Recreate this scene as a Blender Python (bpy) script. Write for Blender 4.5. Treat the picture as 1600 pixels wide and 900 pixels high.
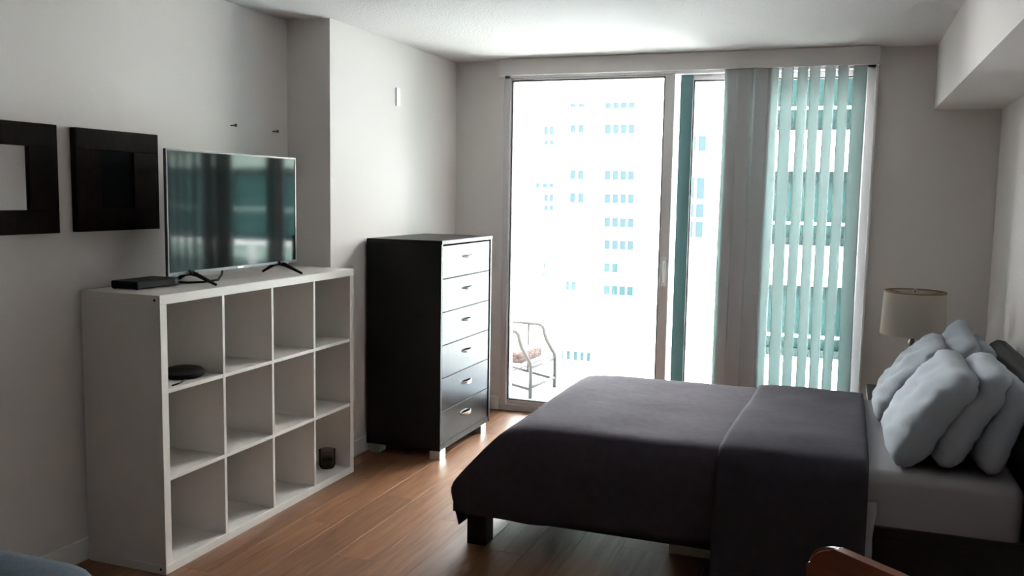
import bpy, bmesh, math, random
from mathutils import Vector, Matrix, noise
random.seed(7)
S = bpy.context.scene
C = S.collection
for o in list(bpy.data.objects): bpy.data.objects.remove(o)

# ------------------------------------------------------------------ camera
CAM_H = 1.5316
def cam_setup():
    yaw, pitch, roll = 0.3515, 0.1039, 0.0172
    f = Vector((-math.sin(yaw)*math.cos(pitch), math.cos(yaw)*math.cos(pitch), -math.sin(pitch)))
    r = Vector((math.cos(yaw), math.sin(yaw), 0)); u = r.cross(f)
    r2 = r*math.cos(roll)+u*math.sin(roll); u2 = -r*math.sin(roll)+u*math.cos(roll)
    cd = bpy.data.cameras.new('camera'); cd.sensor_width = 36; cd.lens = 1406.1/1600*36
    cd.clip_start = 0.05; cd.clip_end = 600
    co = bpy.data.objects.new('camera', cd); C.objects.link(co)
    m = Matrix((r2, u2, -f)).transposed().to_4x4(); m.translation = (0, 0, CAM_H)
    co.matrix_world = m; S.camera = co
cam_setup()

# ------------------------------------------------------------------ world, sun, window portal, exposure
W = bpy.data.worlds.new('sky'); S.world = W; W.use_nodes = True
wn = W.node_tree.nodes; wl = W.node_tree.links
bg = wn['Background']; bg.inputs['Strength'].default_value = 14.0
tc = wn.new('ShaderNodeTexCoord'); sp = wn.new('ShaderNodeSeparateXYZ'); cr = wn.new('ShaderNodeValToRGB')
cr.color_ramp.elements[0].position = 0.0; cr.color_ramp.elements[0].color = (1.0, 0.95, 0.93, 1)
cr.color_ramp.elements[1].position = 1.0; cr.color_ramp.elements[1].color = (0.86, 0.93, 1.0, 1)
wl.new(tc.outputs['Generated'], sp.inputs[0]); wl.new(sp.outputs['Z'], cr.inputs[0]); wl.new(cr.outputs[0], bg.inputs['Color'])
sd = bpy.data.lights.new('sun', 'SUN'); sd.energy = 5.0; sd.angle = 0.02; sd.color = (1.0, 0.96, 0.9)
so = bpy.data.objects.new('sun', sd); C.objects.link(so)
so.rotation_euler = Vector((0.35, 0.62, -0.75)).to_track_quat('-Z', 'Y').to_euler()
pd = bpy.data.lights.new('window_portal', 'AREA'); pd.shape = 'RECTANGLE'; pd.size = 2.4; pd.size_y = 2.3
pd.cycles.is_portal = True
po = bpy.data.objects.new('window_portal', pd); C.objects.link(po)
po.location = (-1.05, 6.02, 1.19); po.rotation_euler = (-math.pi/2, 0, 0)
VS = S.view_settings; VS.view_transform = 'Standard'; VS.look = 'None'; VS.gamma = 1.0
VS.exposure = 1.25; VS.use_curve_mapping = False

# ------------------------------------------------------------------ materials
def mat(name, col, rough=0.6, metal=0.0, var=0.0, vscale=6.0, bump=0.0, bscale=40.0, spec=0.5, stretch=None, coat=0.0):
    m = bpy.data.materials.new(name); m.use_nodes = True
    n = m.node_tree.nodes; l = m.node_tree.links; b = n['Principled BSDF']
    b.inputs['Base Color'].default_value = (*col, 1); b.inputs['Roughness'].default_value = rough
    b.inputs['Metallic'].default_value = metal; b.inputs['Specular IOR Level'].default_value = spec
    if coat: b.inputs['Coat Weight'].default_value = coat
    t = n.new('ShaderNodeTexCoord'); src = t.outputs['Object']
    if stretch:
        mp = n.new('ShaderNodeMapping'); mp.inputs['Scale'].default_value = stretch
        l.new(src, mp.inputs[0]); src = mp.outputs[0]
    if var:
        nz = n.new('ShaderNodeTexNoise'); nz.inputs['Scale'].default_value = vscale; nz.inputs['Detail'].default_value = 5
        l.new(src, nz.inputs['Vector'])
        rp = n.new('ShaderNodeValToRGB')
        rp.color_ramp.elements[0].position = 0.3; rp.color_ramp.elements[1].position = 0.7
        rp.color_ramp.elements[0].color = (*[c*(1-var) for c in col], 1)
        rp.color_ramp.elements[1].color = (*[min(1, c*(1+var)) for c in col], 1)
        l.new(nz.outputs['Fac'], rp.inputs[0]); l.new(rp.outputs[0], b.inputs['Base Color'])
    if bump:
        nb = n.new('ShaderNodeTexNoise'); nb.inputs['Scale'].default_value = bscale; nb.inputs['Detail'].default_value = 4
        l.new(src, nb.inputs['Vector'])
        bp = n.new('ShaderNodeBump'); bp.inputs['Strength'].default_value = bump; bp.inputs['Distance'].default_value = 0.01
        l.new(nb.outputs['Fac'], bp.inputs['Height']); l.new(bp.outputs[0], b.inputs['Normal'])
    return m

def glass_mat(name, tint, refl=0.06):
    m = bpy.data.materials.new(name); m.use_nodes = True
    n = m.node_tree.nodes; l = m.node_tree.links; n.remove(n['Principled BSDF'])
    tr = n.new('ShaderNodeBsdfTransparent'); tr.inputs[0].default_value = (*tint, 1)
    gl = n.new('ShaderNodeBsdfGlossy'); gl.inputs['Roughness'].default_value = 0.01
    mx = n.new('ShaderNodeMixShader'); fr = n.new('ShaderNodeFresnel'); fr.inputs[0].default_value = 1.25
    l.new(fr.outputs[0], mx.inputs[0]); l.new(tr.outputs[0], mx.inputs[1]); l.new(gl.outputs[0], mx.inputs[2])
    l.new(mx.outputs[0], n['Material Output'].inputs[0])
    return m

def thin_cloth_mat(name, dif, tran, fac):
    m = bpy.data.materials.new(name); m.use_nodes = True
    n = m.node_tree.nodes; l = m.node_tree.links; n.remove(n['Principled BSDF'])
    d = n.new('ShaderNodeBsdfDiffuse'); d.inputs[0].default_value = (*dif, 1)
    t = n.new('ShaderNodeBsdfTranslucent'); t.inputs[0].default_value = (*tran, 1)
    mx = n.new('ShaderNodeMixShader'); mx.inputs[0].default_value = fac
    l.new(d.outputs[0], mx.inputs[1]); l.new(t.outputs[0], mx.inputs[2]); l.new(mx.outputs[0], n['Material Output'].inputs[0])
    return m

M = {}
M['wall'] = mat('painted_wall', (0.745, 0.71, 0.69), 0.75, bump=0.05, bscale=120)
M['ceiling'] = mat('textured_ceiling', (0.70, 0.685, 0.675), 0.85, bump=0.35, bscale=90)
M['trim'] = mat('white_trim', (0.80, 0.79, 0.78), 0.4)
M['bounce_wall'] = mat('warm_bounce_back_wall', (0.42, 0.28, 0.20), 0.6)  # unseen back wall, invented warm tone that bounces light into the room
M['subfloor'] = mat('subfloor', (0.10, 0.05, 0.03), 0.8)
M['alu'] = mat('grey_white_aluminium', (0.66, 0.65, 0.66), 0.45)
M['teal_alu'] = mat('teal_grey_aluminium', (0.10, 0.20, 0.20), 0.4)
M['gasket'] = mat('black_gasket', (0.015, 0.02, 0.02), 0.6)
M['door_glass'] = glass_mat('tinted_door_glass', (0.95, 0.968, 0.962))
M['slat'] = thin_cloth_mat('white_vinyl_slat', (0.62, 0.61, 0.62), (0.70, 0.92, 0.90), 0.19)
M['valance'] = mat('valance_vinyl', (0.72, 0.70, 0.69), 0.5)
M['shelf'] = mat('white_laminate', (0.70, 0.655, 0.62), 0.45, var=0.02, vscale=2)
M['black_wood'] = mat('black_brown_veneer', (0.008, 0.0075, 0.0095), 0.4, var=0.25, vscale=8, stretch=(14, 1, 14), spec=0.2)
M['drawer_black'] = mat('black_brown_gloss_front', (0.013, 0.011, 0.012), 0.26, spec=0.13, var=0.2, vscale=9, stretch=(3, 1, 20))
M['silver'] = mat('brushed_silver', (0.75, 0.75, 0.74), 0.28, 1.0)
M['bed_wood'] = mat('dark_bed_wood', (0.008, 0.007, 0.007), 0.5, spec=0.25, var=0.3, vscale=6, stretch=(1, 12, 12))
M['leather'] = mat('dark_padded_leather', (0.009, 0.008, 0.008), 0.5, bump=0.1, bscale=160, spec=0.12)
M['sheet'] = mat('grey_white_sheet', (0.27, 0.26, 0.275), 0.85, bump=0.12, bscale=14)
M['pillow'] = mat('pale_blue_grey_cotton', (0.29, 0.32, 0.36), 0.85, bump=0.25, bscale=9, stretch=(1, 1, 2.2))
M['bedspread'] = mat('dark_plum_bedspread', (0.046, 0.036, 0.051), 0.9, var=0.12, vscale=30, bump=0.2, bscale=14, spec=0.2)
M['throw'] = mat('dark_plum_folded_blanket', (0.029, 0.024, 0.034), 0.9, var=0.12, vscale=30, bump=0.25, bscale=11, spec=0.2)
M['black_plastic'] = mat('black_plastic', (0.010, 0.010, 0.011), 0.45, spec=0.2)
M['screen'] = mat('tv_glass', (0.004, 0.005, 0.006), 0.06, spec=0.45)
M['tv_bezel'] = mat('tv_bezel_grey', (0.10, 0.10, 0.105), 0.35, 0.7)
M['frame_wood'] = mat('espresso_frame_wood', (0.010, 0.006, 0.0055), 0.6, spec=0.03, var=0.35, vscale=7, stretch=(1, 10, 2), bump=0.05)
M['mirror'] = mat('mirror_glass', (0.78, 0.80, 0.80), 0.03, 1.0)
M['dark_glass'] = mat('dark_picture_glass', (0.006, 0.007, 0.009), 0.2, spec=0.04)
M['shade'] = thin_cloth_mat('cream_lamp_shade', (0.62, 0.59, 0.53), (0.65, 0.58, 0.48), 0.35)
M['shade_trim'] = mat('tan_shade_trim', (0.28, 0.19, 0.11), 0.7)
M['crystal'] = mat('smoky_crystal', (0.40, 0.38, 0.36), 0.1, 0.6)
M['sofa'] = mat('blue_grey_upholstery', (0.115, 0.155, 0.195), 0.9, var=0.12, vscale=60, bump=0.2, bscale=220)
M['chair_wood'] = mat('red_brown_glossy_wood', (0.24, 0.075, 0.035), 0.22, var=0.2, vscale=5, stretch=(1, 1, 10), coat=0.5)
M['card'] = mat('pale_storage_box', (0.74, 0.68, 0.61), 0.7, var=0.06)
M['balcony'] = mat('pale_balcony_tile', (0.33, 0.36, 0.41), 0.6, var=0.05)
M['white_metal'] = mat('white_rail_metal', (0.78, 0.79, 0.78), 0.4)
M['rail_glass'] = glass_mat('rail_glass', (0.9, 0.97, 0.96))
M['chair_metal'] = mat('beige_tube_metal', (0.045, 0.042, 0.036), 0.6, spec=0.2)
M['weave'] = mat('brown_woven_cushion', (0.07, 0.05, 0.045), 0.9, spec=0.1, var=0.6, vscale=30, stretch=(1, 1, 3))
M['facade'] = mat('white_stucco_facade', (0.82, 0.82, 0.81), 0.9)
M['facade_pane'] = mat('blue_facade_glass', (0.008, 0.022, 0.028), 0.5, spec=0.2)
M['facade_frame'] = mat('facade_window_frame', (0.03, 0.045, 0.05), 0.6)
M['tower_pane'] = mat('teal_tower_glass', (0.003, 0.0135, 0.013), 0.5, spec=0.08)
M['tower_dark'] = mat('teal_tower_spandrel', (0.0015, 0.007, 0.007), 0.5, spec=0.08)
M['wing_pane'] = mat('teal_wing_glass_for_reflection', (0.012, 0.050, 0.048), 0.4, spec=0.1)  # out-of-view wing, lightened for its teal reflection in the television
M['wing_band'] = mat('green_wing_spandrel_for_reflection', (0.17, 0.23, 0.20), 0.8)  # out-of-view wing bands, dimmed and greened for the screen reflection
M['ground'] = mat('pale_street', (0.34, 0.34, 0.33), 0.9, var=0.05, vscale=0.2)
M['shop'] = mat('rose_shop_front', (0.16, 0.10, 0.10), 0.6)
M['dark_glassware'] = mat('dark_votive', (0.03, 0.025, 0.02), 0.3)
M['clear'] = glass_mat('clear_glassware', (0.75, 0.74, 0.72))

def wood_floor_mat():
    m = bpy.data.materials.new('laminate_plank'); m.use_nodes = True
    n = m.node_tree.nodes; l = m.node_tree.links; b = n['Principled BSDF']
    t = n.new('ShaderNodeTexCoord'); oi = n.new('ShaderNodeObjectInfo')
    add = n.new('ShaderNodeVectorMath'); add.operation = 'ADD'
    mul = n.new('ShaderNodeMath'); mul.operation = 'MULTIPLY'; mul.inputs[1].default_value = 40
    l.new(oi.outputs['Random'], mul.inputs[0])
    l.new(t.outputs['Object'], add.inputs[0]); l.new(mul.outputs[0], add.inputs[1])
    mp = n.new('ShaderNodeMapping'); mp.inputs['Scale'].default_value = (16, 1.3, 1); l.new(add.outputs[0], mp.inputs[0])
    nz = n.new('ShaderNodeTexNoise'); nz.inputs['Scale'].default_value = 2.2; nz.inputs['Detail'].default_value = 6; nz.inputs['Distortion'].default_value = 0.5
    l.new(mp.outputs[0], nz.inputs['Vector'])
    rp = n.new('ShaderNodeValToRGB'); e = rp.color_ramp.elements
    e[0].position = 0.28; e[0].color = (0.155, 0.066, 0.031, 1); e[1].position = 0.72; e[1].color = (0.30, 0.145, 0.072, 1)
    l.new(nz.outputs['Fac'], rp.inputs[0])
    hs = n.new('ShaderNodeHueSaturation'); mr = n.new('ShaderNodeMapRange')
    mr.inputs['To Min'].default_value = 0.84; mr.inputs['To Max'].default_value = 1.14
    l.new(oi.outputs['Random'], mr.inputs[0]); l.new(mr.outputs[0], hs.inputs['Value']); l.new(rp.outputs[0], hs.inputs['Color'])
    l.new(hs.outputs[0], b.inputs['Base Color']); b.inputs['Roughness'].default_value = 0.40; b.inputs['Specular IOR Level'].default_value = 0.5
    return m
M['plank'] = wood_floor_mat()

# ------------------------------------------------------------------ helpers
def box(bm, x0, x1, y0, y1, z0, z1, bev=0.0, seg=2):
    r = bmesh.ops.create_cube(bm, size=1.0); vs = r['verts']
    for v in vs:
        v.co = Vector(((x0+x1)/2+v.co.x*(x1-x0), (y0+y1)/2+v.co.y*(y1-y0), (z0+z1)/2+v.co.z*(z1-z0)))
    if bev:
        es = list({e for v in vs for e in v.link_edges})
        bmesh.ops.bevel(bm, geom=es, offset=bev, segments=seg, profile=0.5, affect='EDGES')
def B(*a, **k):
    bm = bmesh.new(); box(bm, *a, **k); return bm
def tube(bm, pts, r, n=10, caps=True):
    pts = [Vector(p) for p in pts]; rings = []; prev = None
    for i, p in enumerate(pts):
        d = (pts[min(i+1, len(pts)-1)]-pts[max(i-1, 0)]).normalized()
        a = prev if prev is not None else (Vector((0, 0, 1)) if abs(d.z) < 0.9 else Vector((1, 0, 0)))
        u = (a-d*a.dot(d)).normalized(); w = d.cross(u); prev = u
        rr = r[i] if isinstance(r, (list, tuple)) else r
        rings.append([bm.verts.new(p+u*math.cos(t)*rr+w*math.sin(t)*rr) for t in [2*math.pi*k/n for k in range(n)]])
    for a, b in zip(rings, rings[1:]):
        for k in range(n): bm.faces.new((a[k], a[(k+1) % n], b[(k+1) % n], b[k]))
    if caps:
        bm.faces.new(rings[0][::-1]); bm.faces.new(rings[-1])
def lathe(bm, prof, cx, cy, n=32):
    rings = [[bm.verts.new((cx+r*math.cos(2*math.pi*k/n), cy+r*math.sin(2*math.pi*k/n), z)) for k in range(n)] for r, z in prof]
    for a, b in zip(rings, rings[1:]):
        for k in range(n): bm.faces.new((a[k], a[(k+1) % n], b[(k+1) % n], b[k]))
    return rings
def prism(bm, poly, axis, a0, a1):
    """extrude a 2-D polygon along axis (0=x,1=y,2=z)"""
    def P(q, a):
        if axis == 0: return (a, q[0], q[1])
        if axis == 1: return (q[0], a, q[1])
        return (q[0], q[1], a)
    A = [bm.verts.new(P(q, a0)) for q in poly]; Bv = [bm.verts.new(P(q, a1)) for q in poly]
    n = len(poly)
    for k in range(n): bm.faces.new((A[k], A[(k+1) % n], Bv[(k+1) % n], Bv[k]))
    bm.faces.new(A[::-1]); bm.faces.new(Bv)
def root_loc(o):
    v = Vector((0, 0, 0))
    while o is not None: v += o.location; o = o.parent
    return v
def obj(name, bm, m, parent=None, smooth=False, origin=None):
    bmesh.ops.recalc_face_normals(bm, faces=bm.faces)
    off = root_loc(parent) if parent else Vector((0, 0, 0))
    loc = Vector(origin) - off if origin is not None else Vector((0, 0, 0))
    bmesh.ops.translate(bm, verts=bm.verts, vec=-(off+loc))
    me = bpy.data.meshes.new(name); bm.to_mesh(me); bm.free()
    if smooth:
        me.polygons.foreach_set('use_smooth', [True]*len(me.polygons))
        if smooth == 'auto': me.set_sharp_from_angle(angle=math.radians(35))
    o = bpy.data.objects.new(name, me); C.objects.link(o); me.materials.append(M[m] if isinstance(m, str) else m)
    o.location = loc; o.parent = parent
    return o
def tag(o, label, cat, group=None):
    o['label'] = label; o['category'] = cat
    if group: o['group'] = group
    return o
def thing(name, label, cat, loc=(0, 0, 0), group=None):
    o = bpy.data.objects.new(name, None); C.objects.link(o); o.location = loc; o.empty_display_size = 0.1
    return tag(o, label, cat, group)
def struct(name, bm, m, **k):
    o = obj(name, bm, m, **k); o['kind'] = 'structure'; return o
def sempty(name, loc):
    o = bpy.data.objects.new(name, None); C.objects.link(o); o.location = loc; o['kind'] = 'structure'; return o
def link_copy(src, parent, loc):
    c = src.copy(); C.objects.link(c); c.parent = parent; c.location = loc; return c

# ------------------------------------------------------------------ room shell
H = 2.44; XL = -2.872; XP = -2.605; YC = 4.236; YW = 5.9; XR = 0.82; YB = -4.6; TH = 0.14
OX0, OX1, OZ1 = -2.245, 0.135, 2.36        # door opening
fl = struct('floor', B(XL-TH, XR+TH, YB-TH, YW+TH, -0.25, -0.010), 'subfloor')
def plank_mesh(w, ln):
    bm = bmesh.new(); box(bm, 0, w-0.0008, 0, ln-0.0008, -0.010, 0.0)
    es = [e for e in bm.edges if all(v.co.z > -0.001 for v in e.verts)]
    bmesh.ops.bevel(bm, geom=es, offset=0.0004, segments=1, affect='EDGES')
    me = bpy.data.meshes.new('plank'); bm.to_mesh(me); bm.free(); me.materials.append(M['plank']); return me
PW = (XR-XL)/20
cache = {}
for i in range(20):
    x = XL+i*PW; y = YB; first = True
    while y < YW-0.001:
        ln = 1.3
        if first: ln = [1.3, 0.55, 0.95, 0.3, 0.75][i % 5]; first = False
        ln = round(min(ln, YW-y), 4)
        if ln not in cache: cache[ln] = plank_mesh(PW, ln)
        # planks that lie under the step of the left wall stay clear of it
        o = bpy.data.objects.new('plank', cache[ln]); C.objects.link(o); o.parent = fl; o.location = (x, y, 0)
        y += ln
struct('ceiling', B(XL-TH, XR+TH, YB-TH, YW+TH, H, H+0.2), 'ceiling')
struct('wall_left', B(XL-TH, XL, YB, YC, -0.01, H), 'wall')
struct('wall_left_projection', B(XL-TH, XP, YC, YW, 0.0, H), 'wall')
struct('wall_right', B(XR, XR+TH, YB, YW, -0.01, H), 'wall')
struct('wall_back', B(XL-TH, XR+TH, YB-TH, YB, -0.01, H), 'bounce_wall')  # behind the camera; its colour is set for the warm bounce
bm = bmesh.new()
box(bm, XL-TH, OX0, YW, YW+TH, -0.01, H); box(bm, OX1, XR+TH, YW, YW+TH, -0.01, H); box(bm, OX0, OX1, YW, YW+TH, OZ1, H)
struct('wall_window', bm, 'wall')
struct('trim_1', B(0.462, XR, YB, YW, 2.068, H), 'wall')     # soffit along the right wall
def base(name, pts):
    bm = bmesh.new()
    for (x0, x1, y0, y1) in pts: box(bm, x0, x1, y0, y1, 0, 0.095, 0.004, 1)
    struct(name, bm, 'trim')
base('baseboard_left', [(XL, XL+0.014, YB, YC)])
base('baseboard_projection', [(XP, XP+0.014, YC, YW)])
base('baseboard_window', [(XP+0.014, OX0-0.005, YW-0.014, YW), (OX1+0.04, XR, YW-0.014, YW)])
base('baseboard_right', [(XR-0.014, XR, YB, YW-0.014)])

# ------------------------------------------------------------------ sliding door
d1 = sempty('door_1', (-1.05, YW+0.06, 0))
bm = bmesh.new()
box(bm, OX0, OX0+0.045, YW+0.0, YW+0.13, 0, OZ1, 0.003, 1); box(bm, OX1-0.05, OX1, YW+0.0, YW+0.13, 0, OZ1, 0.003, 1)
box(bm, OX0, OX1, YW+0.0, YW+0.13, OZ1-0.04, OZ1, 0.003, 1); box(bm, OX0, OX1, YW-0.005, YW+0.14, 0, 0.045, 0.003, 1)
obj('door_frame', bm, 'alu', d1)
obj('jamb_edge', B(OX1-0.002, OX1+0.012, YW-0.03, YW+0.002, 0, OZ1, 0.002, 1), 'trim', d1)
def panel(name, x0, x1, y0, y1, sl, sr, m, rail_b, rail_t):
    bm = bmesh.new()
    box(bm, x0, x0+sl, y0, y1, 0.045, OZ1-0.04, 0.003, 1); box(bm, x1-sr, x1, y0, y1, 0.045, OZ1-0.04, 0.003, 1)
    box(bm, x0+sl, x1-sr, y0, y1, 0.045, 0.045+rail_b, 0.003, 1); box(bm, x0+sl, x1-sr, y0, y1, OZ1-0.04-rail_t, OZ1-0.04, 0.003, 1)
    p = obj(name, bm, m, d1)
    ym = (y0+y1)/2
    obj('pane', B(x0+sl-0.005, x1-sr+0.005, ym-0.003, ym+0.003, 0.04+rail_b, OZ1-0.04-rail_t+0.005), 'door_glass', p)
    g = 0.008; bm = bmesh.new(); zb, zt = 0.045+rail_b, OZ1-0.04-rail_t
    box(bm, x0+sl, x0+sl+g, y0+0.004, y1-0.004, zb, zt); box(bm, x1-sr-g, x1-sr, y0+0.004, y1-0.004, zb, zt)
    box(bm, x0+sl+g, x1-sr-g, y0+0.004, y1-0.004, zt-g, zt); box(bm, x0+sl+g, x1-sr-g, y0+0.004, y1-0.004, zb, zb+g)
    obj('gasket', bm, 'gasket', p)
    return p
sp1 = panel('sliding_panel', OX0+0.03, -1.07, YW+0.012, YW+0.05, 0.022, 0.065, 'alu', 0.03, 0.012)
bm = bmesh.new()
tube(bm, [(-1.105, YW+0.013, 1.105), (-1.105, YW-0.03, 1.100), (-1.105, YW-0.036, 1.08), (-1.105, YW-0.036, 0.995), (-1.105, YW-0.03, 0.975), (-1.105, YW+0.013, 0.970)], 0.009)
box(bm, -1.120, -1.090, YW+0.006, YW+0.013, 0.94, 1.135, 0.003, 1)
obj('handle', bm, 'white_metal', sp1, smooth='auto')
sp2 = panel('fixed_panel', -1.045, OX1-0.045, YW+0.07, YW+0.11, 0.085, 0.05, 'alu', 0.05, 0.035)
obj('interlock_stile', B(-1.044, -0.962, YW+0.062, YW+0.0705, 0.046, OZ1-0.041), 'teal_alu', sp2)

# ------------------------------------------------------------------ vertical blind
vb = thing('vertical_blind', 'white vertical blind half drawn across the glass balcony door', 'blind', (-1.05, YW-0.08, 2.30))
bm = bmesh.new(); box(bm, -2.245, 0.147, YW-0.100, YW-0.088, 2.328, H-0.004, 0.002, 1)
box(bm, -2.245, -2.235, YW-0.088, YW, 2.328, H-0.004); box(bm, 0.137, 0.147, YW-0.088, YW, 2.328, H-0.004)
obj('valance', bm, 'valance', vb)
obj('headrail', B(-2.225, 0.127, YW-0.075, YW-0.035, 2.355, 2.40, 0.003, 1), 'alu', vb)
def slat(x, ang, yo=0.0, w=0.089):
    if x > -0.4: w = (0.062 if x > -0.3 else 0.072) if x < 0.04 else 0.080
    bm = bmesh.new(); n = 8; top, bot = 2.345, 0.03
    rows = [bot+(top-bot)*k/6 for k in range(7)]
    ca, sa = math.cos(ang), math.sin(ang); grid = []
    for z in rows:
        r = []
        sw = 0.004*math.sin(z*2.1+x*31)
        for k in range(n+1):
            t = (k/n-0.5)*w; bow = 0.006*(1-(2*k/n-1)**2)
            r.append(bm.verts.new((x+sw+t*ca-bow*sa, YW-0.055+yo+t*sa+bow*ca, z)))
        grid.append(r)
    for a, b in zip(grid, grid[1:]):
        for k in range(n): bm.faces.new((a[k], a[k+1], b[k+1], b[k]))
    s = obj('slat', bm, 'slat', vb, smooth=True)
    sm = s.modifiers.new('thick', 'SOLIDIFY'); sm.thickness = 0.0012
    cb = bmesh.new(); box(cb, x-0.006, x+0.006, YW-0.059+yo, YW-0.051+yo, top-0.002, 2.358)
    obj('carrier_clip', cb, 'white_metal', s)
D = math.radians
for x, a, yo in [(-0.706, 4, -0.016), (-0.690, 8, 0.0), (-0.672, 4, 0.012), (-0.624, 5, -0.020), (-0.612, 8, -0.002), (-0.596, 5, 0.012),
                 (-0.525, 6, -0.014), (-0.512, 9, 0.006), (-0.466, 10, 0.004),
                 (-0.370, 10, 0), (-0.285, 15, 0), (-0.208, 14, 0), (-0.127, 16, 0), (-0.049, 15, 0), (0.045, 10, 0)]:
    slat(x, D(a), yo)

# ------------------------------------------------------------------ balcony and its chair
bal = struct('balcony_floor', B(-5.0, 3.2, YW+TH, 7.62, -0.22, -0.04), 'balcony')
rl = thing('balcony_railing', 'white balcony railing with clear glass panels outside the door', 'railing', (-1.0, 7.5, -0.04))
obj('top_rail', B(-5.0, 3.2, 7.47, 7.53, 0.985, 1.03, 0.008), 'white_metal', rl)
obj('bottom_rail', B(-5.0, 3.2, 7.487, 7.513, 0.03, 0.07, 0.005), 'white_metal', rl)
for k in range(7):
    x = -4.9+k*1.3
    obj('post', B(x-0.02, x+0.02, 7.48, 7.52, -0.04, 0.99, 0.003, 1), 'white_metal', rl)
    if k < 6: obj('glass_panel', B(x+0.05, x+1.25, 7.495, 7.505, 0.085, 0.965), 'rail_glass', rl)

def patio_chair():
    # local: x = forward (front of the seat), y = across, z up ; then turned
    r = thing('patio_chair', 'low metal tube patio armchair with woven cushion out on the balcony', 'chair', (0, 0, 0))
    w = 0.235
    for s in (-1, 1):
        y = s*w; bm = bmesh.new()
        tube(bm, [(-0.36, y, 0.515), (-0.20, y, 0.515), (0.04, y, 0.515), (0.085, y, 0.508), (0.105, y, 0.485), (0.115, y, 0.44), (0.135, y, 0.39), (0.175, y, 0.325), (0.205, y, 0.285), (0.215, y, 0.24), (0.215, y, 0.0)], 0.015)
        obj('arm_and_front_leg', bm, 'chair_metal', r, smooth=True)
        bm = bmesh.new(); tube(bm, [(-0.46, y, 0.78), (-0.38, y, 0.50), (-0.33, y, 0.26), (-0.37, y, 0.0)], 0.014)
        obj('back_leg', bm, 'chair_metal', r, smooth=True)
        bm = bmesh.new(); tube(bm, [(0.215, y, 0.07), (-0.355, y, 0.16)], 0.012)
        obj('side_stretcher', bm, 'chair_metal', r, smooth=True)
        bm = bmesh.new(); tube(bm, [(-0.03, y, 0.515), (-0.03, y, 0.11)], 0.009); obj('side_bar', bm, 'chair_metal', r, smooth=True)
        for q in ([(-0.26, y, 0.15), (-0.12, y, 0.22), (-0.03, y, 0.28)], [(-0.25, y, 0.28), (-0.14, y, 0.20), (-0.03, y, 0.13)], [(-0.03, y, 0.15), (0.05, y, 0.20), (0.20, y, 0.26)]):
            bm = bmesh.new(); tube(bm, q, 0.005, 8); obj('lattice_rod', bm, 'chair_metal', r, smooth=True)
    for x, z in ((0.20, 0.235), (-0.33, 0.25)):
        bm = bmesh.new(); tube(bm, [(x, -w, z), (x, w, z)], 0.013); obj('seat_rail', bm, 'chair_metal', r, smooth=True)
    bm = bmesh.new(); tube(bm, [(0.215, -w, 0.085), (0.215, w, 0.085)], 0.012); obj('front_stretcher', bm, 'chair_metal', r, smooth=True)
    bm = bmesh.new(); tube(bm, [(-0.46, -w, 0.78), (-0.47, 0, 0.79), (-0.46, w, 0.78)], 0.014); obj('back_top_rail', bm, 'chair_metal', r, smooth=True)
    for k in range(5):
        y = -0.16+0.08*k; bm = bmesh.new(); tube(bm, [(-0.335, y, 0.26), (-0.465, y, 0.785)], 0.006, 8); obj('back_bar', bm, 'chair_metal', r, smooth=True)
    bm = bmesh.new(); box(bm, -0.30, 0.12, -0.20, 0.20, 0.25, 0.345, 0.03, 3); obj('cushion', bm, 'weave', r, smooth=True)
    r.location = (-2.40, 6.735, -0.04); r.rotation_euler = (0, 0, D(-6))
    return r
patio_chair()

# ------------------------------------------------------------------ city outside
struct('street_ground', B(-120, 60, 14, 180, -26, -25), 'ground')
YF = 115.0
fb = thing('apartment_tower', 'distant white apartment block with small blue windows across the street', 'building', (-40, YF, -25))
obj('facade_wall', B(-85, -19, YF, YF+15, -25, 48), 'facade', fb)
def win_mesh(w, h, y):
    bm = bmesh.new(); t = 0.05*w+0.03
    box(bm, -w/2, w/2, y-0.10, y, -h/2, -h/2+t); box(bm, -w/2, w/2, y-0.10, y, h/2-t, h/2)
    box(bm, -w/2, -w/2+t, y-0.10, y, -h/2+t, h/2-t); box(bm, w/2-t, w/2, y-0.10, y, -h/2+t, h/2-t)
    me = bpy.data.meshes.new('window'); bm.to_mesh(me); bm.free(); me.materials.append(M['facade_frame'])
    bm = bmesh.new(); box(bm, -w/2+t, w/2-t, y-0.05, y, -h/2+t, h/2-t)
    mp = bpy.data.meshes.new('pane'); bm.to_mesh(mp); bm.free(); mp.materials.append(M['facade_pane'])
    return me, mp
wc = {}
def window(parent, x, z, w, h, y):
    k = (w, h)
    if k not in wc: wc[k] = win_mesh(w, h, 0.0)
    o = bpy.data.objects.new('window', wc[k][0]); C.objects.link(o); o.parent = parent
    o.location = Vector((x, y, z))-root_loc(parent)
    p = bpy.data.objects.new('pane', wc[k][1]); C.objects.link(p); p.parent = o
ROWS = [13.1, 10.1, 4.19, 1.17, -1.92, -4.84, -7.85, -10.8]
for k, z in enumerate(ROWS):
    for j, x in enumerate((-29.35, -28.30, -27.27, -26.24)):
        if k == 6 and j > 1: continue
        x2 = x+0.035*(13-z)*0.6
        window(fb, x2, z, 0.84, 1.25 if k else 0.8, YF)
for z, h in ((13.2, 0.5), (10.2, 1.0), (4.2, 1.2), (1.2, 1.3)):
    for x in (-34.05, -32.95): window(fb, x+0.02*(13-z), z, 0.8, h, YF)
for z, h in ((10.0, 1.1), (8.4, 0.6), (1.1, 0.9), (-0.2, 0.7)):
    for x in (-37.75, -37.0): window(fb, x+0.02*(13-z), z, 0.55, h, YF)
for x in (-38.7, -37.7, -36.8): window(fb, x, 2.75, 0.6, 0.6, YF)
for x in (-34.3, -33.4): window(fb, x, -10.5, 0.6, 1.2, YF)
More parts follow.
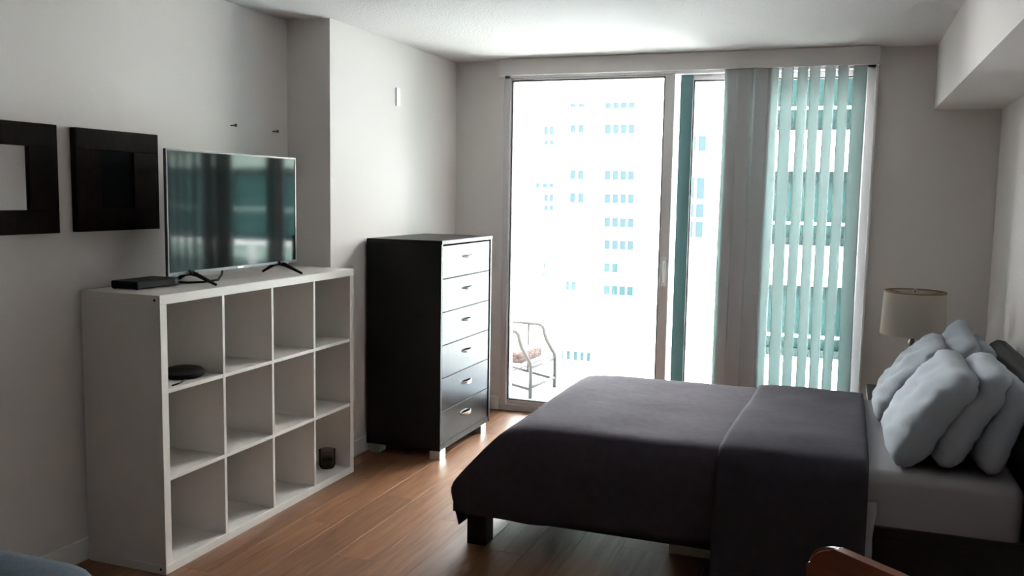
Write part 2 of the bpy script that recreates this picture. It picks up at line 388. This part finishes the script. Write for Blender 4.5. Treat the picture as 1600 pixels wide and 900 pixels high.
for z in (-8.0, -9.2): window(fb, -37.6, z, 0.25, 0.7, YF)
for x in (-34.9, -33.9, -32.9, -32.0, -31.1): window(fb, x, -19.9, 0.5, 1.2, YF)
for x in (-37.0, -35.6, -34.0):
    obj('shop_front', B(x-0.5, x+0.5, YF-0.25, YF, -14.05, -13.45), 'shop', fb)
mb = thing('office_block', 'white block with tall teal windows behind the right-hand door panel', 'building', (-13, 100, -25))
obj('facade_wall', B(-17.6, 14, 100, 110, -25, 45), 'facade', mb)
for x in (-16.0, -14.9):
    for z0, z1 in ((1.3, 3.7), (-0.7, 0.85), (-2.9, -1.1), (6.5, 8.2)):
        window(mb, x, (z0+z1)/2, 0.9, round(z1-z0, 2), 100.0)
tw = thing('teal_glass_tower', 'nearby white banded building with teal window strips behind the blind slats', 'building', (2, 25, -25))
YT = 25.0; TX0, TX1 = -1.9, 32.1
obj('core', B(TX0, TX1, YT+0.5, YT+12, -25, 30), 'facade', tw)
obj('blank_bay_for_reflection', B(2.1, 10.1, YT-0.12, YT+0.5, -25, 30), 'facade', tw)  # out-of-view plain bay, added to keep the dresser's reflection white
for k in range(-3, 4):
    zb = 0.31+3.0*k                                    # window band bottom
    for (a0, a1, sp_h, pm, bm_) in ((TX0-0.1, 2.1, 1.05, 'tower_pane', 'facade'), (10.1, TX1, 0.45, 'wing_pane', 'wing_band')):  # second span is the unseen wing added for the television's reflection
        z0 = zb-1.05; z1 = z0+sp_h; hd = zb+1.95
        obj('spandrel', B(a0, a1, YT-0.15, YT+0.5, z0, z1), bm_, tw)
        obj('white_line', B(a0, a1, YT-0.05, YT+0.05, zb+0.55, zb+0.62), bm_, tw)
        obj('window_head', B(a0, a1, YT+0.1, YT+0.5, hd-0.23, hd), 'tower_dark', tw)
        obj('window_foot', B(a0, a1, YT+0.1, YT+0.5, z1, z1+0.22), 'tower_dark', tw)
        n = int(round((a1-a0)/2.0)); wd = (a1-a0)/n
        for j in range(n):
            x = a0+j*wd
            pn = obj('pane', B(x+0.05, x+wd, YT+0.3, YT+0.5, z1+0.22, hd-0.23), pm, tw)
            obj('mullion', B(x-0.02, x+0.05, YT+0.2, YT+0.5, z1+0.22, hd-0.23), 'tower_dark', pn)

# ------------------------------------------------------------------ cube shelf
SX0, SX1, SY0, SY1, SH = -2.850, -2.457, 2.762, 4.226, 1.12
sh = thing('cube_shelf', 'white cube bookcase of twelve open compartments under the television', 'shelf', (-2.65, 3.49, 0))
T = 0.038; t = 0.016
obj('top_board', B(SX0, SX1, SY0, SY1, SH-T, SH, 0.0015, 1), 'shelf', sh)
obj('bottom_board', B(SX0, SX1, SY0, SY1, 0.0, T, 0.0015, 1), 'shelf', sh)
obj('side_board', B(SX0, SX1, SY0, SY0+T, T, SH-T, 0.0015, 1), 'shelf', sh)
obj('side_board', B(SX0, SX1, SY1-T, SY1, T, SH-T, 0.0015, 1), 'shelf', sh)
cw = (SY1-SY0-2*T-3*t)/4; chh = (SH-2*T-2*t)/3
for k in range(3):
    y = SY0+T+cw*(k+1)+t*k
    obj('upright_divider', B(SX0, SX1-0.002, y, y+t, T, SH-T, 0.001, 1), 'shelf', sh)
for j in range(2):
    z = T+chh*(j+1)+t*j
    for k in range(4):
        y = SY0+T+(cw+t)*k
        obj('shelf_board', B(SX0, SX1-0.003, y, y+cw, z, z+t), 'shelf', sh)
for z in (SH-0.02, 0.02):
    bm = bmesh.new(); tube(bm, [(SX1-0.025, SY0-0.001, z), (SX1-0.025, SY0+0.004, z)], 0.005, 12); obj('screw', bm, 'black_plastic', sh)

# things in the shelf
zc = T+chh*2+t*2
bm = bmesh.new()
lathe(bm, [(0.001, 0.0), (0.070, 0.0), (0.082, 0.008), (0.084, 0.022), (0.072, 0.036), (0.045, 0.043), (0.001, 0.045)], 0, 0, 28)
bmesh.ops.scale(bm, verts=bm.verts, vec=(1.0, 1.05, 1.0)); bmesh.ops.translate(bm, verts=bm.verts, vec=(-2.575, SY0+T+0.225, zc))
tr = thing('router', 'rounded black device in the top left shelf compartment', 'device', (-2.575, SY0+T+0.225, zc))
obj('body', bm, 'black_plastic', tr, smooth='auto')
bm = bmesh.new(); tube(bm, [(-2.52, SY0+T+0.17, zc+0.004), (-2.49, SY0+T+0.11, zc+0.004), (-2.482, SY0+T+0.05, zc+0.004)], 0.0035, 8); obj('plug_cable', bm, 'black_plastic', tr, smooth=True)
gy = 4.128; gx = -2.565
gv = thing('glass_votive', 'small glass holder with dark contents in bottom right compartment', 'holder', (gx, gy, T))
bm = bmesh.new(); lathe(bm, [(0.001, T+0.001), (0.036, T+0.001), (0.045, T+0.02), (0.045, T+0.10), (0.042, T+0.10), (0.042, T+0.02), (0.034, T+0.006), (0.001, T+0.006)], gx, gy, 24); obj('glass', bm, 'clear', gv, smooth='auto')
bm = bmesh.new(); lathe(bm, [(0.001, T+0.007), (0.032, T+0.007), (0.041, T+0.022), (0.040, T+0.05), (0.02, T+0.058), (0.001, T+0.058)], gx, gy, 24); obj('dark_filling', bm, 'dark_glassware', gv, smooth=True)

# ------------------------------------------------------------------ television
tv = thing('television', 'flat black television with glossy screen standing on the white shelf', 'television', (-2.61, 3.44, SH))
TY0, TY1, TZ0, TZ1, TXF = 2.977, 3.903, 1.170, 1.693, -2.600
obj('back_shell', B(TXF-0.062, TXF-0.012, TY0+0.10, TY1-0.10, TZ0+0.01, TZ1-0.16, 0.015, 3), 'black_plastic', tv)
bm = bmesh.new(); b_ = 0.007
box(bm, TXF-0.014, TXF, TY0, TY1, TZ1-b_, TZ1); box(bm, TXF-0.014, TXF, TY0, TY1, TZ0, TZ0+0.013)
box(bm, TXF-0.014, TXF, TY0, TY0+b_, TZ0+0.013, TZ1-b_); box(bm, TXF-0.014, TXF, TY1-b_, TY1, TZ0+0.013, TZ1-b_)
obj('bezel', bm, 'tv_bezel', tv)
obj('screen', B(TXF-0.014, TXF-0.003, TY0+b_, TY1-b_, TZ0+0.013, TZ1-b_), 'screen', tv)
obj('logo', B(TXF, TXF+0.001, 3.43, 3.47, TZ0+0.003, TZ0+0.009), 'silver', tv)
for yy in (TY0+0.14, TY1-0.14):
    bm = bmesh.new()
    for s in (-1, 1):
        a = Vector((TXF-0.01, yy, TZ0+0.006)); e = Vector((TXF-0.01+s*0.115, yy+0.03, SH+0.005))
        tube(bm, [a-Vector((s*0.02, 0, 0)), a+(e-a)*0.25+Vector((0, 0, 0.004)), e], [0.011, 0.010, 0.006], 8)
    obj('foot', bm, 'black_plastic', tv, smooth='auto')
sb = thing('set_top_box', 'slim black media box lying on the shelf beside the television', 'device', (-2.73, 2.99, SH))
obj('case', B(-2.80, -2.66, 2.87, 3.11, SH+0.003, SH+0.033, 0.004, 2), 'black_plastic', sb)
for (x, y) in ((-2.79, 2.88), (-2.67, 2.88), (-2.79, 3.10), (-2.67, 3.10)):
    obj('foot', B(x-0.006, x+0.006, y-0.006, y+0.006, SH, SH+0.004), 'black_plastic', sb)
bm = bmesh.new(); tube(bm, [(-2.70, 3.112, SH+0.012), (-2.66, 3.16, SH+0.006), (-2.62, 3.22, SH+0.006), (-2.60, 3.29, SH+0.010), (-2.61, 3.33, SH+0.030), (-2.622, 3.35, SH+0.050)], 0.005, 8)
tag(obj('cable', bm, 'black_plastic', smooth=True), 'thin black cable running from the media box under the television', 'cable')

# ------------------------------------------------------------------ square frames, screws, cover plate on the walls
def square_frame(y0, y1, z0, z1, label, inner, ib):
    r = thing('square_frame', label, 'picture frame', (XL+0.02, (y0+y1)/2, z0), 'square dark frames on the left wall')
    bm = bmesh.new(); x0, x1 = XL+0.001, XL+0.032
    a, b, c, d = ib
    for (p, q, m, n) in ((y0, y1, z0, c), (y0, y1, d, z1), (y0, a, c, d), (b, y1, c, d)): box(bm, x0, x1, p, q, m, n, 0.002, 1)
    obj('frame', bm, 'frame_wood', r)
    obj('inner_panel', B(x0, x1-0.012, a, b, c, d), inner, r)
square_frame(2.215, 2.665, 1.352, 1.765, 'square dark wood frame with a pale mirror centre at the left edge', 'mirror', (2.335, 2.535, 1.442, 1.679))
square_frame(2.752, 3.206, 1.353, 1.763, 'square dark wood frame with a dark glass centre beside the television', 'dark_glass', (2.880, 3.060, 1.444, 1.680))
for (y, z, lab) in ((3.75, 1.846, 'small dark screw in the wall above the middle of the television'), (4.10, 1.841, 'small dark screw in the wall near the room corner')):
    bm = bmesh.new(); tube(bm, [(XL-0.005, y, z), (XL+0.028, y, z)], 0.0035, 8); tube(bm, [(XL+0.028, y, z), (XL+0.033, y, z)], 0.008, 10)
    tag(obj('wall_screw', bm, 'black_plastic'), lab, 'screw', 'wall screws')
cp = thing('cover_plate', 'small white cover plate on the wall above the dresser', 'plate', (XP+0.004, 5.008, 2.11))
obj('plate', B(XP, XP+0.008, 4.985, 5.031, 2.055, 2.165, 0.002, 1), 'trim', cp)
for z in (2.07, 2.15):
    bm = bmesh.new(); tube(bm, [(XP+0.007, 5.008, z), (XP+0.010, 5.008, z)], 0.004, 10); obj('screw', bm, 'silver', cp)

# ------------------------------------------------------------------ dresser
DX0, DX1, DY0, DY1, DZ0, DZ1 = -2.588, -2.112, 4.600, 5.372, 0.052, 1.264
dr = thing('dresser', 'tall black six-drawer dresser beside the balcony door', 'dresser', (-2.35, 4.986, 0))
s_ = 0.020
obj('side_panel', B(DX0, DX1, DY0, DY0+s_, DZ0, DZ1-0.022), 'black_wood', dr)
obj('side_panel', B(DX0, DX1, DY1-s_, DY1, DZ0, DZ1-0.022), 'black_wood', dr)
obj('top_panel', B(DX0, DX1+0.004, DY0, DY1, DZ1-0.022, DZ1, 0.001, 1), 'black_wood', dr)
obj('back_panel', B(DX0, DX0+0.01, DY0+s_, DY1-s_, DZ0, DZ1-0.022), 'black_wood', dr)
obj('plinth', B(DX0+0.01, DX1-0.004, DY0+s_, DY1-s_, DZ0, DZ0+0.035), 'black_wood', dr)
dh = (DZ1-0.022-0.006-(DZ0+0.037))/6
for k in range(6):
    z0 = DZ0+0.037+k*dh
    dw = obj('drawer', B(DX1-0.020, DX1-0.002, DY0+s_+0.002, DY1-s_-0.022, z0+0.002, z0+dh-0.003, 0.001, 1), 'drawer_black', dr)
    yc = (DY0+DY1)/2-0.005; zh = z0+dh*0.60; bm = bmesh.new(); n = 12; hw = 0.075
    # crescent bow handle
    top, bot = [], []
    for i in range(n+1):
        u = -1+2*i/n; bow = 0.026*(1-u*u); th = 0.003+0.010*(1-u*u)
        for (dz, store) in ((0.004, top), (-th, bot)):
            store.append((bm.verts.new((DX1-0.002+bow, yc+u*hw, zh+dz)), bm.verts.new((DX1-0.004+bow*0.72, yc+u*hw, zh+dz))))
    for i in range(n):
        for q in ((top[i][0], top[i+1][0], bot[i+1][0], bot[i][0]), (top[i][1], bot[i][1], bot[i+1][1], top[i+1][1]),
                  (top[i][0], top[i][1], top[i+1][1], top[i+1][0]), (bot[i][0], bot[i+1][0], bot[i+1][1], bot[i][1])): bm.faces.new(q)
    obj('handle', bm, 'silver', dw, smooth='auto')
for (x, y) in ((DX1-0.035, DY0+0.045), (DX1-0.035, DY1-0.10), (DX0+0.05, DY0+0.045), (DX0+0.05, DY1-0.10)):
    obj('foot', B(x-0.033, x+0.033, y-0.04, y+0.04, 0, DZ0, 0.002, 1), 'silver', dr)

# ------------------------------------------------------------------ bed
BX0, BX1, BY0, BY1 = -1.500, 0.665, 3.520, 4.870
bd = thing('bed_frame', 'dark wooden double bed frame with padded headboard against the right wall', 'bed', (-0.4, 4.2, 0))
obj('side_rail', B(BX0+0.03, BX1, BY0, BY0+0.035, 0.135, 0.325, 0.004, 1), 'bed_wood', bd)
obj('side_rail', B(BX0+0.03, BX1, BY1-0.035, BY1, 0.135, 0.325, 0.004, 1), 'bed_wood', bd)
obj('foot_rail', B(BX0, BX0+0.035, BY0, BY1, 0.135, 0.325, 0.004, 1), 'bed_wood', bd)
obj('centre_beam', B(BX0+0.035, BX1, 4.17, 4.22, 0.18, 0.24), 'bed_wood', bd)
for k in range(11):
    x = BX0+0.08+k*0.19
    obj('slat', B(x, x+0.08, BY0+0.035, BY1-0.035, 0.24, 0.258), 'bed_wood', bd)
for (x0, y0) in ((BX0+0.015, BY0+0.006), (BX0+0.015, BY1-0.096), (BX1-0.12, BY0+0.006), (BX1-0.12, BY1-0.096)):
    obj('leg', B(x0, x0+0.09, y0, y0+0.09, 0, 0.14, 0.003, 1), 'bed_wood', bd)
# padded headboard, leaning back a little, rounded top
hb = bmesh.new(); poly = []
for (x, z) in ((0.668, 0.02), (0.668, 0.66), (0.688, 0.80), (0.705, 0.842), (0.735, 0.862), (0.770, 0.858), (0.795, 0.835), (0.800, 0.78), (0.790, 0.02)): poly.append((x, z))
prism(hb, poly, 1, BY0-0.055, BY1+0.075)
bmesh.ops.bevel(hb, geom=[e for e in hb.edges if abs(e.verts[0].co.y-e.verts[1].co.y) < 1e-5], offset=0.02, segments=3, affect='EDGES')
obj('headboard', hb, 'leather', bd, smooth='auto')

mt = thing('mattress', 'mattress under a pale grey fitted sheet at the head of the bed', 'mattress', (-0.35, 4.2, 0.26))
bm = bmesh.new(); box(bm, -1.335, 0.655, BY0+0.012, BY1-0.012, 0.262, 0.528, 0.045, 4)
bmesh.ops.subdivide_edges(bm, edges=[e for e in bm.edges if e.calc_length() > 0.5], cuts=10, use_grid_fill=True)
obj('sheeted_body', bm, 'sheet', mt, smooth='auto')
bm = bmesh.new()
prev = None
for k in range(9):                                     # sheet corner hanging past the blanket
    z = 0.42-k*0.046; wv = 0.006*math.sin(k*0.9); ww = 0.022+0.003*math.sin(k*1.7)
    a = bm.verts.new((0.145-ww-0.002*k, BY0-0.022+wv-0.001*k, z)); b = bm.verts.new((0.145+ww-0.002*k, BY0-0.016+wv*0.5-0.001*k, z))
    if prev: bm.faces.new((prev[0], prev[1], b, a))
    prev = (a, b)
lo = obj('loose_sheet_edge', bm, 'sheet', mt, smooth=True)
sm = lo.modifiers.new('thick', 'SOLIDIFY'); sm.thickness = 0.003

def sm_min(a, b, k=0.02):
    h = max(0.0, min(1.0, 0.5+0.5*(b-a)/k)); return b*(1-h)+a*h-k*h*(1-h)
def resample(pts, step):
    out = []; P = [Vector(p) for p in pts]
    for a, b in zip(P, P[1:]):
        n = max(1, int((b-a).length/step))
        for k in range(n): out.append(a+(b-a)*k/n)
    out.append(P[-1]); return out
def smooth_curve(pts, it=3):
    for _ in range(it):
        q = [pts[0]]
        for i in range(1, len(pts)-1): q.append(pts[i]*0.5+(pts[i-1]+pts[i+1])*0.25)
        q.append(pts[-1]); pts = q
    return pts
TOPZ = 0.546
def spread(profX, profY, thick, seed, amp, wavy, hem_rise=False):
    bm = bmesh.new(); g = []
    for px in profX:
        row = []
        for py in profY:
            z = sm_min(px.y, py.y, 0.03)
            x, y = px.x, py.x
            top = min(px.y, py.y) > TOPZ-0.03
            nz = noise.noise(Vector((x*2.3+seed, y*2.1, 0.3)))
            nf = noise.noise(Vector((x*6+seed, y*5, 1.3)))
            if top: z += amp*(nz*0.010+nf*0.004)
            else:
                drop = max(0.0, TOPZ-z)
                fold = (1.0 if not hem_rise else max(0.0, min(1.0, (-0.40-x)/0.15)))*wavy*drop*(0.05*math.sin(x*11+seed)+0.03*math.sin(x*23+1+seed)+0.04*nz)
                if hem_rise and py.y < px.y: z += 0.03*max(0.0, min(1.0, (x+1.3)/0.9))*drop/0.4
                if py.y < px.y: y += fold*(-1 if y < 4.2 else 1)
                else: x -= 0.5*wavy*drop*(0.05*math.sin(y*9+seed)+0.04*nz)
            row.append(bm.verts.new((x, y, z)))
        g.append(row)
    for a, b in zip(g, g[1:]):
        for k in range(len(a)-1): bm.faces.new((a[k], a[k+1], b[k+1], b[k]))
    bmesh.ops.remove_doubles(bm, verts=bm.verts, dist=0.0004)
    bmesh.ops.recalc_face_normals(bm, faces=bm.faces)
    return bm
def V2(*p): return [Vector((a, b)) for a, b in p]
NY = smooth_curve(resample(V2((3.482, 0.150), (3.486, 0.30), (3.500, 0.43), (3.520, 0.505), (3.560, 0.540), (3.64, 0.548), (4.2, 0.556), (4.74, 0.548), (4.83, 0.540), (4.885, 0.500), (4.91, 0.40), (4.92, 0.22)), 0.022), 3)
NX = smooth_curve(resample(V2((-1.500, 0.098), (-1.527, 0.19), (-1.548, 0.262), (-1.50, 0.325), (-1.385, 0.455), (-1.325, 0.520), (-1.27, 0.545), (-1.15, 0.552), (-0.6, 0.556), (0.10, 0.556)), 0.024), 2)
bm = spread(NX, NY, 0.004, 2.0, 1.0, 0.6, True)
bs = obj('bedspread', bm, 'bedspread', smooth=True)
sm = bs.modifiers.new('thick', 'SOLIDIFY'); sm.thickness = 0.005; sm.offset = 0
tag(bs, 'dark plum bedspread draped over the foot and side of the bed', 'bedspread')
NY2 = smooth_curve(resample(V2((3.448, 0.022), (3.450, 0.25), (3.470, 0.43), (3.500, 0.516), (3.560, 0.556), (3.64, 0.565), (4.2, 0.572), (4.74, 0.566), (4.84, 0.556), (4.90, 0.51), (4.925, 0.40), (4.935, 0.22)), 0.022), 3)
NX2 = smooth_curve(resample(V2((-0.400, 0.561), (-0.385, 0.574), (-0.33, 0.575), (0.0, 0.575), (0.118, 0.575), (0.134, 0.566)), 0.022), 1)
TOPZ = 0.56
bm = spread(NX2, NY2, 0.004, 5.0, 1.6, 0.5)
for v in bm.verts:                                     # the edge runs a little askew across the bed
    k = max(0.0, min(1.0, (0.10-v.co.x)/0.5)); v.co.x += k*(-0.02+0.035*(v.co.y-3.5))
th = obj('folded_blanket', bm, 'throw', smooth=True)
sm = th.modifiers.new('thick', 'SOLIDIFY'); sm.thickness = 0.006; sm.offset = 0
tag(th, 'dark folded blanket layer over the head half of the bedspread', 'blanket')

# low box under the bed
ub = thing('storage_box', 'pale low storage box on the floor under the bed', 'box', (-0.4, 3.95, 0))
obj('tray', B(-0.64, -0.14, 3.76, 4.20, 0, 0.095, 0.006, 2), 'card', ub)
obj('lid', B(-0.64, -0.14, 3.76, 4.20, 0.096, 0.112, 0.003, 2), 'card', ub)

# ------------------------------------------------------------------ pillows
def pillow(loc, rot, w, h, t_, seed, label):
    """local: y = width, z = height, x = thickness"""
    bm = bmesh.new(); n = 26; sides = []
    for sgn in (1, -1):
        g = []
        for i in range(n+1):
            row = []
            for j in range(n+1):
                u = -1+2*i/n; v = -1+2*j/n
                e = max(0.0, (1-abs(u)**3.2)*(1-abs(v)**3.2))**0.46
                pin = 0.035
                y = u*w/2*(1-pin*(1-v*v)*u*u*1.2+0.015*noise.noise(Vector((v*2, seed, 0))))
                z = v*h/2*(1-pin*(1-u*u)*v*v*1.2+0.015*noise.noise(Vector((u*2, seed, 4))))
                cnr = 1-0.10*(u*u*v*v)**2; y *= cnr; z *= cnr
                belly = 1+0.16*(-v)*(1-u*u)
                x = sgn*e*t_/2*belly
                wr = noise.noise(Vector((u*2.2+seed, v*4.5+u*1.5, seed*1.7)))*0.016+noise.noise(Vector((u*4+seed, v*9+u*5, seed)))*0.007
                x += wr*min(1, e*1.6)
                z += 0.012*noise.noise(Vector((u*1.7, seed*3.1, v)))
                row.append(bm.verts.new((x, y, z)))
            g.append(row)
        for a, b in zip(g, g[1:]):
            for k in range(n): bm.faces.new((a[k], a[k+1], b[k+1], b[k]) if sgn > 0 else (a[k], b[k], b[k+1], a[k+1]))
    bmesh.ops.remove_doubles(bm, verts=bm.verts, dist=0.0006)
    o = obj('pillow', bm, 'pillow', smooth=True)
    o.location = loc; o.rotation_euler = rot
    tag(o, label, 'pillow', 'pillows at the head of the bed'); return o
def lean(bx, yc, ang, w, h, t_, seed, label, yaw=0.0, tilt=0.0):
    a = D(ang); z0 = 0.535
    # bottom edge rests on the mattress: centre = base + half height along the lean
    c = Vector((bx+math.sin(a)*h/2, yc, z0+math.cos(a)*h/2+0.004))
    return pillow(c, (D(tilt), a, D(yaw)), w, h, t_, seed, label)
lean(0.220, 3.860, 34, 0.64, 0.46, 0.17, 1.0, 'crumpled pale grey pillow nearest the camera and the foot of the bed', 2, 2)
lean(0.372, 3.850, 28, 0.64, 0.45, 0.155, 2.3, 'pale grey pillow in the middle of the near stack', -1, -1)
lean(0.522, 3.850, 15, 0.64, 0.375, 0.145, 3.9, 'pale grey pillow of the near stack leaning on the headboard', 2, 0)
lean(0.190, 4.500, 36, 0.60, 0.46, 0.155, 5.2, 'pale grey pillow in front of the lamp, foremost of the far stack', -2, 0)
lean(0.350, 4.520, 27, 0.60, 0.48, 0.15, 6.6, 'pale grey pillow in the middle of the far stack with raised corner', 2, 5)
lean(0.515, 4.480, 14, 0.56, 0.40, 0.14, 8.1, 'pale grey pillow of the far stack leaning on the headboard', 0, 0)

# ------------------------------------------------------------------ nightstand and lamp
ns = thing('nightstand', 'dark nightstand between the bed and the window wall under the lamp', 'nightstand', (0.42, 5.25, 0))
obj('top_board', B(0.165, 0.70, 5.02, 5.50, 0.455, 0.480, 0.003, 1), 'bed_wood', ns)
obj('side_panel', B(0.185, 0.68, 5.03, 5.05, 0.06, 0.455), 'bed_wood', ns)
obj('side_panel', B(0.185, 0.68, 5.47, 5.49, 0.06, 0.455), 'bed_wood', ns)
obj('back_panel', B(0.66, 0.68, 5.05, 5.47, 0.06, 0.455), 'bed_wood', ns)
obj('bottom_board', B(0.185, 0.66, 5.05, 5.47, 0.06, 0.08), 'bed_wood', ns)
for z0 in (0.085, 0.27):
    q = obj('drawer', B(0.180, 0.198, 5.055, 5.465, z0, z0+0.175, 0.002, 1), 'bed_wood', ns)
    bm = bmesh.new(); tube(bm, [(0.182, 5.26, z0+0.09), (0.160, 5.26, z0+0.09)], 0.010, 12); obj('knob', bm, 'silver', q, smooth='auto')
for (x, y) in ((0.20, 5.05), (0.64, 5.05), (0.20, 5.44), (0.64, 5.44)): obj('foot', B(x, x+0.03, y, y+0.03, 0, 0.06), 'bed_wood', ns)
LX, LY = 0.385, 5.36
lp = thing('table_lamp', 'table lamp with cream drum shade beside the bed', 'lamp', (LX, LY, 0.48))
bm = bmesh.new(); lathe(bm, [(0.001, 0.481), (0.075, 0.481), (0.078, 0.492), (0.06, 0.502), (0.02, 0.508), (0.001, 0.508)], LX, LY, 32); obj('base', bm, 'silver', lp, smooth='auto')
bm = bmesh.new(); lathe(bm, [(0.012, 0.505), (0.030, 0.53), (0.036, 0.56), (0.028, 0.595), (0.012, 0.615), (0.026, 0.645), (0.030, 0.67), (0.022, 0.70), (0.010, 0.72), (0.020, 0.74), (0.022, 0.76), (0.010, 0.78), (0.008, 0.86)], LX, LY, 20); obj('stem', bm, 'crystal', lp, smooth=True)
r0, r1, z0, z1 = 0.168, 0.158, 0.802, 1.042
bm = bmesh.new(); lathe(bm, [(r0, z0), (r1, z1), (r1-0.003, z1), (r0-0.003, z0), (r0, z0)], LX, LY, 48); sd_ = obj('shade', bm, 'shade', lp, smooth='auto')
bm = bmesh.new(); lathe(bm, [(r1+0.001, z1-0.008), (r1+0.001, z1+0.001), (r1-0.005, z1+0.001), (r1-0.005, z1-0.008), (r1+0.001, z1-0.008)], LX, LY, 48); obj('rim', bm, 'shade_trim', sd_)
bm = bmesh.new()
for k in range(3):
    a = k*2.094+0.4; tube(bm, [(LX, LY, z1-0.03), (LX+math.cos(a)*r1*0.98, LY+math.sin(a)*r1*0.98, z1-0.006)], 0.002, 6)
tube(bm, [(LX, LY, 0.86), (LX, LY, z1-0.01)], 0.003, 6); lathe(bm, [(0.001, z1-0.012), (0.009, z1-0.006), (0.009, z1+0.008), (0.001, z1+0.016)], LX, LY, 12)
obj('spider_and_finial', bm, 'crystal', lp, smooth='auto')
bm = bmesh.new(); lathe(bm, [(0.012, 0.845), (0.014, 0.87), (0.028, 0.90), (0.030, 0.925), (0.02, 0.95), (0.001, 0.957)], LX, LY, 16); obj('bulb', bm, 'trim', lp, smooth=True)

# ------------------------------------------------------------------ sofa at the left edge
sf = thing('sofa', 'blue-grey fabric sofa whose rounded arm shows at bottom left', 'sofa', (-2.3, 0.8, 0))
obj('arm', B(-2.78, -1.755, 1.53, 1.79, 0.10, 0.560, 0.10, 6), 'sofa', sf, smooth=True)
obj('arm', B(-2.78, -1.755, -0.19, 0.07, 0.10, 0.560, 0.10, 6), 'sofa', sf, smooth=True)
obj('base', B(-2.80, -1.80, 0.02, 1.58, 0.10, 0.30, 0.03, 3), 'sofa', sf, smooth='auto')
obj('backrest', B(-2.84, -2.60, -0.10, 1.70, 0.10, 0.78, 0.08, 5), 'sofa', sf, smooth=True)
for y0 in (0.075, 0.80): obj('seat_cushion', B(-2.60, -1.78, y0, y0+0.72, 0.30, 0.45, 0.045, 4), 'sofa', sf, smooth=True)
for (x, y) in ((-2.72, -0.10), (-1.84, -0.10), (-2.72, 1.70), (-1.84, 1.70)):
    bm = bmesh.new(); tube(bm, [(x, y, 0), (x, y, 0.11)], [0.02, 0.028], 12); obj('foot', bm, 'bed_wood', sf, smooth='auto')

# ------------------------------------------------------------------ wooden chair at the bottom edge
def dining_chair():
    r = thing('wooden_chair', 'red-brown glossy wooden chair whose rounded backrest shows at bottom right', 'chair', (0, 0, 0))
    # local: x = across, y = back direction (+y is behind the sitter)
    bm = bmesh.new(); w = 0.21; poly = []
    for k in range(9): a = math.pi/2*k/8; poly.append((-w+0.05-0.05*math.sin(math.pi/2-a)*1.0, 0.828+0.045*math.sin(a)))
    for k in range(9): a = math.pi/2*k/8; poly.append((w-0.05+0.05*math.sin(a), 0.828+0.045*math.cos(a)))
    poly += [(w-0.01, 0.60), (w-0.05, 0.575), (-w+0.05, 0.575), (-w+0.01, 0.60)]
    prism(bm, poly, 1, 0.188, 0.212)
    bmesh.ops.bevel(bm, geom=[e for e in bm.edges if abs(e.verts[0].co.y-e.verts[1].co.y) < 1e-5], offset=0.007, segments=3, affect='EDGES')
    for v in bm.verts: v.co.y += 0.035*(1-(v.co.x/w)**2)
    obj('backrest', bm, 'chair_wood', r, smooth='auto')
    bm = bmesh.new(); box(bm, -0.21, 0.21, -0.22, 0.20, 0.435, 0.460, 0.01, 3); obj('seat', bm, 'chair_wood', r, smooth='auto')
    for sx in (-1, 1):
        bm = bmesh.new(); tube(bm, [(sx*0.18, -0.19, 0.437), (sx*0.20, -0.21, 0.0)], [0.018, 0.012], 12); obj('leg', bm, 'chair_wood', r, smooth='auto')
        bm = bmesh.new(); tube(bm, [(sx*0.185, 0.235, 0.0), (sx*0.175, 0.195, 0.44), (sx*0.165, 0.205, 0.70)], [0.013, 0.018, 0.012], 12); obj('back_leg', bm, 'chair_wood', r, smooth='auto')
    bm = bmesh.new(); tube(bm, [(-0.19, -0.20, 0.2), (0.19, -0.20, 0.2)], 0.009, 10); obj('stretcher', bm, 'chair_wood', r, smooth='auto')
    return r
dc = dining_chair()
dc.rotation_euler = (0, 0, D(-40)); dc.location = (0.005, 1.50, 0)
